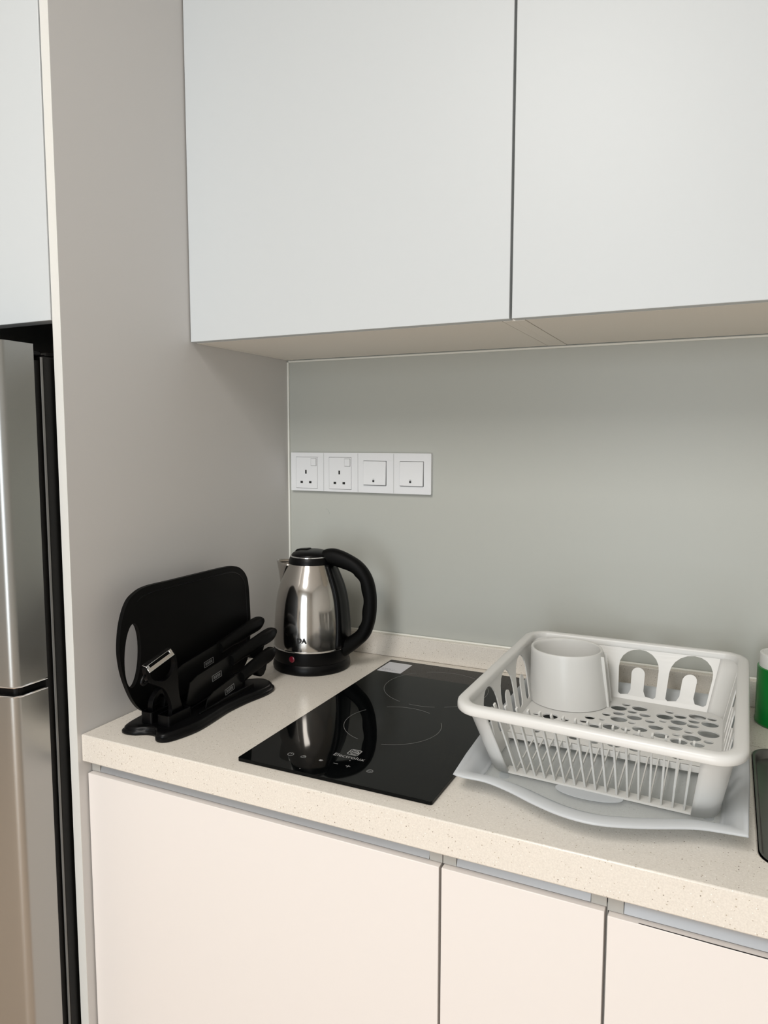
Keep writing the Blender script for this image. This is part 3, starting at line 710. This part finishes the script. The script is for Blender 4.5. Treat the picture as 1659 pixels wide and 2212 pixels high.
# raised floor with round drain holes
FZ = .9200; tf = (FZ - .907) / (.996 - .907)
holes = [(0.7061, -0.1671, 0.0123), (0.7148, -0.1488, 0.0063), (0.7357, -0.1568, 0.0114), (0.7271, -0.1762, 0.0072), (0.7094, -0.1914, 0.0088), (0.746, -0.1824, 0.0083), (0.7327, -0.1986, 0.011), (0.7125, -0.2152, 0.0122), (0.7552, -0.2047, 0.007), (0.7317, -0.2223, 0.0054), (0.7062, -0.25, 0.0119), (0.7268, -0.2517, 0.0068), (0.7447, -0.2418, 0.0106), (0.765, -0.2248, 0.0104), (0.7723, -0.1965, 0.0053), (0.7784, -0.1534, 0.0061), (0.7733, -0.1753, 0.0122), (0.7943, -0.1657, 0.009), (0.8174, -0.1556, 0.0123), (0.8376, -0.1574, 0.0067), (0.7933, -0.19, 0.0114), (0.8138, -0.1775, 0.0081), (0.8351, -0.1797, 0.0118), (0.8132, -0.1968, 0.0085), (0.7903, -0.2152, 0.0099), (0.8085, -0.2234, 0.006), (0.8341, -0.2186, 0.0144), (0.793, -0.2417, 0.0053), (0.7741, -0.2524, 0.0108), (0.8133, -0.2429, 0.0126), (0.8352, -0.2494, 0.0065), (0.798, -0.2637, 0.0113), (0.8215, -0.2649, 0.0093), (0.772, -0.2739, 0.0055), (0.7451, -0.2679, 0.0074), (0.7307, -0.2715, 0.0044), (0.7187, -0.2724, 0.0052), (0.5972, -0.2483, 0.0048), (0.618, -0.2482, 0.0114), (0.6064, -0.2631, 0.0062), (0.6259, -0.2661, 0.0069), (0.6409, -0.2525, 0.006), (0.6726, -0.2276, 0.0076), (0.6898, -0.2277, 0.0044), (0.6674, -0.2462, 0.0062), (0.6609, -0.2649, 0.008), (0.683, -0.2578, 0.0089), (0.6928, -0.2038, 0.0064)]
for i in range(13): holes.append((.606 + i * .0193, -.2900 - .005 * (i % 3), .0056 + .0020 * ((i * 7) % 3)))
for i in range(9): holes.append((.612 + i * .027, -.3125 - .004 * (i % 2), .0062 + .002 * ((i * 5) % 3)))
ok = []
for h in holes:
    if all(math.hypot(h[0] - o[0], h[1] - o[1]) > h[2] + o[2] + .0006 for o in ok): ok.append(h)
FLR = [wp(u, v, tf) for u, v in ((.004, .0), (.996, .0), (.996, .996), (.004, .996))]
FLR[0].y = -.3330; FLR[1].y = -.3380
fo = [(p.x, p.y) for p in (FLR[0], FLR[1])]
r4 = .022
fo = [(FLR[0].x, FLR[0].y), (FLR[1].x, FLR[1].y), (FLR[2].x, FLR[2].y - r4), (FLR[2].x - r4 * .3, FLR[2].y - r4 * .3), (FLR[2].x - r4, FLR[2].y), (FLR[3].x + r4, FLR[3].y), (FLR[3].x + r4 * .3, FLR[3].y - r4 * .3), (FLR[3].x, FLR[3].y - r4)]
obj('drain_floor', loc(slab([fo] + [circle(*h, 20) for h in ok], lambda a, b: (a, b, FZ), lambda a, b: (a, b, FZ - .0022)), L), M['white'], rk)
bm = bmesh.new()
sweep(bm, [(FLR[0].x, FLR[0].y, FZ), (FLR[1].x, FLR[1].y, FZ)], [(-.001, 0), (.001, 0), (.001, -.0080), (-.001, -.0080)])
obj('floor_lip', loc(bm, L), M['white'], rk)
# ledge at the foot of the front
bm = bmesh.new()
a, b = wp(RC, 0, 0), wp(1 - RC, 0, 0)
sweep(bm, [a + Vector((0, .0075, .0012)), b + Vector((0, .0075, .0012))], [(-.0085, -.0012), (.0085, -.0012), (.0085, .0012), (-.0085, .0012)])
obj('front_ledge', loc(bm, L), M['white'], rk)
# V-shaped plate slots
bm = bmesh.new()
for i in range(17):
    s = .128 + (.862 - .128) * i / 16
    s += .006
    top_ = wp(s, 0, 1) + Vector((0, .004, .0105)); lo_ = wp(s, 0, 0) + Vector((0, .0012, .0026)); mid_ = lo_ + Vector((0, .0055, 0))
    x = mid_.x; fl = FLR[0].lerp(FLR[1], min(1, max(0, (x - FLR[0].x) / (FLR[1].x - FLR[0].x)))); up_ = Vector((x + .001, fl.y, FZ - .001))
    w = .0011
    for p0, p1, d0, d1 in ((top_, lo_, Vector((0, .0055, .001)), Vector((0, .0055, 0))), (mid_, up_, Vector((0, .0015, .0035)), Vector((0, -.001, .0035)))):
        ww = w if d0.z < .002 else w * .7
        vs = [bm.verts.new(p + d * k + Vector((sx_ * ww, 0, 0))) for p, d in ((p0, d0), (p1, d1)) for k in (0, 1) for sx_ in (-1, 1)]
        for f in ((0, 2, 3, 1), (4, 5, 7, 6), (0, 1, 5, 4), (2, 6, 7, 3), (0, 4, 6, 2), (1, 3, 7, 5)): bm.faces.new([vs[k] for k in f])
obj('plate_slots', loc(bm, L), M['white'], rk)

# utensil cup
cu = thing('utensil_cup', 'round white plastic utensil cup standing in back left of dish rack', 'cup', (.6285, -.1600, FZ))
prof = [(.0600, 0), (.0622, .001), (.0622, .004), (.0608, .020), (.0580, .050), (.0560, .078), (.0558, .081), (.0551, .0835), (.0533, .084), (.0516, .0830), (.0510, .079), (.0530, .050), (.0562, .006), (.0555, .0045), (.001, .004)]
bm = lathe(bmesh.new(), prof, n=72)
for v in bm.verts: v.co.x -= .07 * v.co.z
obj('cup', bm, M['white'], cu, smooth=True, angle=50)
bm = bmesh.new()
for a in (R(-12), R(14)):
    m_ = Matrix.Rotation(a, 4, 'Z'); box(bm, .0545, .0655, -.0012, .0012, .0003, .078, m_)
for v in bm.verts:
    if v.co.z > .07: v.co.x = v.co.x * .93 - .0055; v.co.y *= .93
obj('side_rib', bm, M['white'], cu)

# drip tray
ty = thing('drip_tray', 'frosted clear plastic drip tray with wavy front lip under the dish rack', 'tray', (.715, -.28, .9002)); L = ty.location
lipf = [(.5560, -.5000), (.5694, -.5028), (.5983, -.5030), (.6299, -.5143), (.6580, -.5287), (.6894, -.5415), (.7200, -.5465), (.7480, -.5427), (.7837, -.5297), (.8276, -.5100), (.8540, -.5051), (.8785, -.5028)]
lf = catmull([(a, b, 0) for a, b in lipf], 5)
def traypath(fy, inset):
    """closed outline; fy(x,y)->y for the front edge"""
    out = []
    fx0, fx1 = .5560 + inset * .8, .8785 - inset
    for p in lf:
        k = (p.x - .5560) / (.8785 - .5560); x = fx0 + (fx1 - fx0) * k; bul = -(p.y + .5010); out.append((x, -.5010 + inset * 1.75 - bul * max(.0, 1 - inset * 8)))
    out += [(.8800 - inset, -.44), (.8825 - inset, -.36), (.8835 - inset, -.25), (.8845 - inset, -.13), (.8830 - inset, -.075 - inset * .3), (.8700 - inset, -.060 - inset), (.80, -.058 - inset), (.70, -.058 - inset), (.62, -.058 - inset), (.556 + inset, -.060 - inset), (.5445 + inset, -.075 - inset * .3), (.5445 + inset, -.15), (.5455 + inset, -.25), (.5480 + inset, -.36), (.5515 + inset, -.44)]
    return out
bm = bmesh.new(); prev = None
lv = [(0.0, .9235), (.0008, .9252), (.0050, .9252), (.0110, .9225), (.0170, .9165), (.0225, .9085), (.0250, .9062), (.0275, .9056)]
for ins_, z in lv:
    ring = [bm.verts.new((a, b, z)) for a, b in traypath(None, ins_)]
    if prev:
        for i in range(len(ring)): bm.faces.new((prev[i], prev[(i + 1) % len(ring)], ring[(i + 1) % len(ring)], ring[i]))
    prev = ring
bmesh.ops.remove_doubles(bm, verts=bm.verts[:], dist=.00002)
obj('lip', loc(bm, L), M['frost'], ty, smooth=True, solid=.0016, angle=60)
bm = bmesh.new(); poly(bm, [traypath(None, .0276)], lambda a, b: (a, b, .9054))
obj('base', loc(bm, L), M['clear'], ty, solid=.0016)
for x, y in ((.60, -.43), (.84, -.43), (.60, -.10), (.84, -.10)): obj('foot', loc(lathe(bmesh.new(), [(.006, .9002), (.006, .9050)], (x, y, 0), 16), L), M['clear'], ty)
bm = bmesh.new()
poly(bm, [[(.708 + .040 * cos(t), -.442 + .017 * sin(t)) for t in [2 * PI * i / 30 for i in range(30)]]], lambda a, b: (a, b, .9068))
obj('moulded_pad', loc(bm, L), M['frost'], ty, solid=.0008)

# ------------------------------------------------------------------ green tub
gt = thing('soap_tub', 'round green tub with white lid on the worktop at the right edge', 'tub', (.9374, -.0734, ZC))
obj('tub', lathe(bmesh.new(), [(.0385, 0), (.0415, .001), (.0425, .003), (.0425, .0055), (.0415, .007), (.0412, .088), (.038, .089)], n=56), M['green'], gt, smooth=True)
obj('lid', lathe(bmesh.new(), [(.0370, .0885), (.0388, .0888), (.0388, .1060), (.0382, .1085), (.0350, .1095), (.034, .1085), (.002, .1085)], n=56), M['white'], gt, smooth=True)
